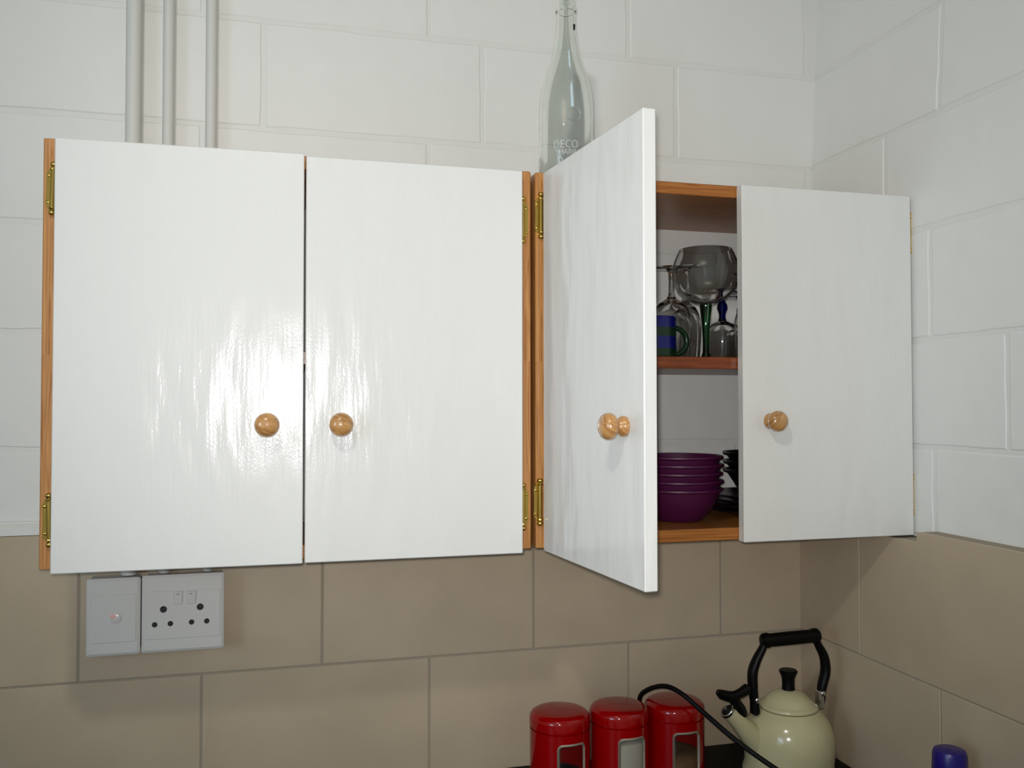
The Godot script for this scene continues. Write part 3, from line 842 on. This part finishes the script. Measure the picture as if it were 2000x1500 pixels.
func canister(at: Vector3, turn: float, fill: Material, level: float, label: String) -> void:
	var c := thing("canister", at, label, "canister", "three red canisters on the worktop")
	var R := 0.0527
	# window towards the room: local angle of the window's middle
	var wa := 0.06 + turn
	var half := 0.024 / R
	var y0 := 0.024
	var y1 := 0.106
	var s := Shape.new()
	var ysteps := [0.003, y0, y1, 0.1230]
	var segs := 72
	# wall of the tin, left open at the window
	for k in segs:
		var a := wa + half + (TAU - 2 * half) * k / segs
		var b := wa + half + (TAU - 2 * half) * (k + 1) / segs
		for q in [[R, 1.0], [R - 0.0012, -1.0]]:
			var na: Vector3 = Vector3(sin(a), 0, cos(a)) * q[1]
			var nb: Vector3 = Vector3(sin(b), 0, cos(b)) * q[1]
			var pa: Vector3 = Vector3(sin(a), 0, cos(a)) * q[0]
			var pb: Vector3 = Vector3(sin(b), 0, cos(b)) * q[0]
			var lo: Vector3 = Vector3.UP * ysteps[0]
			var hi: Vector3 = Vector3.UP * ysteps[3]
			s.tri(pa + lo, pb + lo, pb + hi, na, nb, nb)
			s.tri(pa + lo, pb + hi, pa + hi, na, nb, na)
	for k in 12:
		var a := wa - half + 2 * half * k / 12.0
		var b := wa - half + 2 * half * (k + 1) / 12.0
		for yy in [[0.003, y0], [y1, 0.1230]]:
			for q in [[R, 1.0], [R - 0.0012, -1.0]]:
				var na: Vector3 = Vector3(sin(a), 0, cos(a)) * q[1]
				var nb: Vector3 = Vector3(sin(b), 0, cos(b)) * q[1]
				var pa: Vector3 = Vector3(sin(a), 0, cos(a)) * q[0]
				var pb: Vector3 = Vector3(sin(b), 0, cos(b)) * q[0]
				s.tri(pa + Vector3.UP * yy[0], pb + Vector3.UP * yy[0], pb + Vector3.UP * yy[1], na, nb, nb)
				s.tri(pa + Vector3.UP * yy[0], pb + Vector3.UP * yy[1], pa + Vector3.UP * yy[1], na, nb, na)
	s.lathe([[0.0, 0.0], [R - 0.002, 0.0], [R, 0.003]], 48)
	s.lathe([[R - 0.0012, 0.004], [0.0, 0.004]], 48)
	part("body", s, M.red, c)
	# lid: seam, straight side, rounded shoulder, slightly domed top
	part("lid", Shape.new().lathe([[0.0, 0.1180], [R - 0.0026, 0.1180], [R - 0.0026, 0.1252], [R - 0.0002, 0.1252], [R + 0.0006, 0.1260], [R + 0.0006, 0.1395], [R - 0.0003, 0.1440], [R - 0.0030, 0.1480], [R - 0.0075, 0.1508], [R - 0.013, 0.1522], [R - 0.03, 0.1535], [0.0, 0.1540]], 64), M.red, c)
	# chrome frame bent round the tin, and its pane
	var fo := rounded(0.0545, y1 - y0 + 0.007, 0.010, 5)
	var fi := rounded(0.0455, y1 - y0 - 0.002, 0.0065, 5)
	var fl := Shape.new()
	var m := fo.size()
	for i in m:
		for sub in 4:
			var p0 := fo[i].lerp(fo[(i + 1) % m], sub / 4.0)
			var p1 := fo[i].lerp(fo[(i + 1) % m], (sub + 1) / 4.0)
			var q0 := fi[i].lerp(fi[(i + 1) % m], sub / 4.0)
			var q1 := fi[i].lerp(fi[(i + 1) % m], (sub + 1) / 4.0)
			var f := func(p: Vector2, r: float) -> Vector3:
				var a := wa + p.x / R
				return Vector3(sin(a) * r, (y0 + y1) / 2 + p.y, cos(a) * r)
			var mid := (p0 + q0) / 2
			var mid1 := (p1 + q1) / 2
			var oo: Vector3 = Vector3(sin(wa + p0.x / R), 0, cos(wa + p0.x / R))
			var e := (p0 - q0).normalized()
			var tang := Vector3(cos(wa + p0.x / R), 0, -sin(wa + p0.x / R)) * e.x + Vector3.UP * e.y
			fl.flat([f.call(p0, R + 0.0002), f.call(p1, R + 0.0002), f.call(mid1, R + 0.0022), f.call(mid, R + 0.0022)], (oo + tang).normalized())
			fl.flat([f.call(mid, R + 0.0022), f.call(mid1, R + 0.0022), f.call(q1, R - 0.0008), f.call(q0, R - 0.0008)], (oo - tang).normalized())
	part("window_frame", fl, M.chrome, c)
	var pane := Shape.new()
	for k in 10:
		var a := wa - half + 2 * half * k / 10.0
		var b := wa - half + 2 * half * (k + 1) / 10.0
		var na := Vector3(sin(a), 0, cos(a))
		var nb := Vector3(sin(b), 0, cos(b))
		var r2 := R - 0.0008
		pane.tri(na * r2 + Vector3.UP * y0, nb * r2 + Vector3.UP * y0, nb * r2 + Vector3.UP * y1, na, nb, nb)
		pane.tri(na * r2 + Vector3.UP * y0, nb * r2 + Vector3.UP * y1, na * r2 + Vector3.UP * y1, na, nb, na)
	part("window_pane", pane, M.film, c)
	# contents: an uneven heap filling the tin up to its level
	var top := 0.006 + level * 0.105
	var hp := Shape.new().lathe([[0.0, 0.0055], [R - 0.003, 0.0055], [R - 0.003, top - 0.006], [R - 0.012, top], [R - 0.03, top + 0.003], [0.0, top - 0.004]], 40)
	part("contents", hp, fill, c)

func kettle() -> void:
	var k := thing("kettle", Vector3(-0.1425, COUNTER, 0.18), "cream enamel kettle with a black arched handle standing in the corner", "kettle")
	var body := [[0.0, 0.001], [0.078, 0.0], [0.0825, 0.003], [0.0838, 0.009], [0.0832, 0.017], [0.0805, 0.024], [0.0795, 0.034], [0.0808, 0.050], [0.0815, 0.064], [0.0805, 0.079], [0.0775, 0.093], [0.0725, 0.105], [0.0655, 0.1150], [0.0585, 0.1220], [0.0540, 0.1255], [0.0525, 0.1272], [0.0495, 0.1274], [0.0, 0.1230]]
	part("body", Shape.new().lathe(body, 72), M.cream, k)
	var lid := [[0.0, 0.1260], [0.0500, 0.1275], [0.0525, 0.1292], [0.0531, 0.1315], [0.0520, 0.1340], [0.0495, 0.1355], [0.0465, 0.1372], [0.0430, 0.1415], [0.0375, 0.1475], [0.0300, 0.1532], [0.0210, 0.1577], [0.0120, 0.1602], [0.0, 0.1612]]
	var l := part("lid", Shape.new().lathe(lid, 64), M.cream, k)
	part("knob", Shape.new().lathe([[0.0, 0.1605], [0.0118, 0.1605], [0.0112, 0.170], [0.0115, 0.180], [0.0140, 0.188], [0.0165, 0.1925], [0.0166, 0.1950], [0.0150, 0.1965], [0.0, 0.1970]], 32), M.bakelite, l)
	# handle: two bent arms and a thicker grip
	var hn := Shape.new()
	var c := Curve3D.new()
	var ofs := Vector3(0.1425, -COUNTER, 0.0)
	for run in [[[-0.2085, -0.3440], [-0.2133, -0.3193], [-0.2158, -0.2958], [-0.2156, -0.2698], [-0.2071, -0.2481], [-0.1945, -0.2270], [-0.1900, -0.2130]], [[-0.0745, -0.3400], [-0.0732, -0.3264], [-0.0715, -0.3080], [-0.0640, -0.2796], [-0.0669, -0.2528], [-0.0790, -0.2300], [-0.0850, -0.2150]]]:
		c.clear_points()
		for p in run: c.add_point(Vector3(p[0], p[1], 0.0) + ofs)
		for i in c.point_count:
			var t := (c.get_point_position(mini(i + 1, c.point_count - 1)) - c.get_point_position(maxi(i - 1, 0))) / 6.0
			c.set_point_in(i, -t); c.set_point_out(i, t)
		c.bake_interval = 0.005
		var pts := []
		var rr := []
		var bp := c.get_baked_points()
		for i in bp.size():
			pts.append(bp[i]); rr.append(0.0066 + 0.0022 * sin(PI * minf(1.0, i / float(bp.size() - 1) * 1.1)))
		hn.tube(pts, rr, 16, 1.25, Vector3(0, 0, 1))
	part("handle_arms", hn, M.bakelite, k)
	var g := Shape.new()
	var gp := []
	var gr := []
	for q in [[0.0, 0.0060], [0.01, 0.0105], [0.04, 0.0136], [0.10, 0.0142], [0.14, 0.0122], [0.5, 0.0125], [0.86, 0.0122], [0.90, 0.0142], [0.96, 0.0136], [0.99, 0.0105], [1.0, 0.0060]]:
		gp.append(Vector3(lerpf(-0.1975, -0.0770, q[0]), lerpf(-0.2150, -0.2128, q[0]), 0.0) + ofs); gr.append(q[1])
	g.tube(gp, gr, 20)
	part("grip", g, M.bakelite, k)
	for p in [[-0.2120, -0.3190, 1.0], [-0.0760, -0.3180, -1.0]]:
		var br := Shape.new()
		br.box(Vector3(p[0] - 0.006, -0.3480, -0.010) + ofs, Vector3(p[0] + 0.006, p[1] + 0.004, 0.0092) + ofs, 0.003)
		var bk := part("handle_bracket", br, M.steel if p[2] < 0 else M.bakelite, k)
		part("rivet", Shape.new().ball(Vector3(p[0], p[1], 0.0105) + ofs, 0.0052, Vector3(1, 1, 0.6), 16), M.steel, bk)
	# spout, rising to the left
	var sp := []
	var sr := []
	for q in [[-0.185, -0.415, 0.0, 0.0300], [-0.215, -0.390, 0.004, 0.0240], [-0.2355, -0.3690, 0.007, 0.0185], [-0.2535, -0.3500, 0.009, 0.0150], [-0.2700, -0.3340, 0.010, 0.0130]]:
		sp.append(Vector3(q[0], q[1], q[2]) + ofs); sr.append(q[3])
	part("spout", Shape.new().tube(sp, sr, 28), M.cream, k)
	var dir := (sp[4] - sp[3] as Vector3).normalized()
	var sx := Vector3(0, 0, 1)
	var rb := Basis(sx, dir, sx.cross(dir)).orthonormalized()
	var rim := Shape.new().lathe([[0.0128, -0.002], [0.0142, 0.0], [0.0144, 0.004], [0.0132, 0.0052], [0.0112, 0.0046], [0.0106, 0.001], [0.0, 0.001]], 28, Transform3D(rb, sp[4]))
	part("spout_rim", rim, M.steel, k)
	part("spout_opening", Shape.new().lathe([[0.0106, 0.0018], [0.0, 0.0014]], 24, Transform3D(rb, sp[4])), M.bakelite, k)
	# whistle cap flipped open above the spout
	var wc := Shape.new()
	wc.tube([Vector3(-0.2930, -0.2960, 0.012) + ofs, Vector3(-0.2860, -0.3010, 0.012) + ofs, Vector3(-0.2700, -0.3065, 0.012) + ofs, Vector3(-0.2580, -0.3060, 0.012) + ofs, Vector3(-0.2450, -0.3015, 0.012) + ofs, Vector3(-0.2340, -0.2955, 0.012) + ofs, Vector3(-0.2290, -0.2960, 0.012) + ofs], [0.0050, 0.0085, 0.0098, 0.0085, 0.0090, 0.0098, 0.0055], 16)
	wc.tube([Vector3(-0.2600, -0.3060, 0.012) + ofs, Vector3(-0.2570, -0.3180, 0.011) + ofs, Vector3(-0.2500, -0.3310, 0.009) + ofs, Vector3(-0.2440, -0.3420, 0.008) + ofs, Vector3(-0.2420, -0.3500, 0.007) + ofs], [0.0085, 0.0100, 0.0125, 0.0115, 0.0070], 16)
	part("whistle_cap", wc, M.bakelite, k)
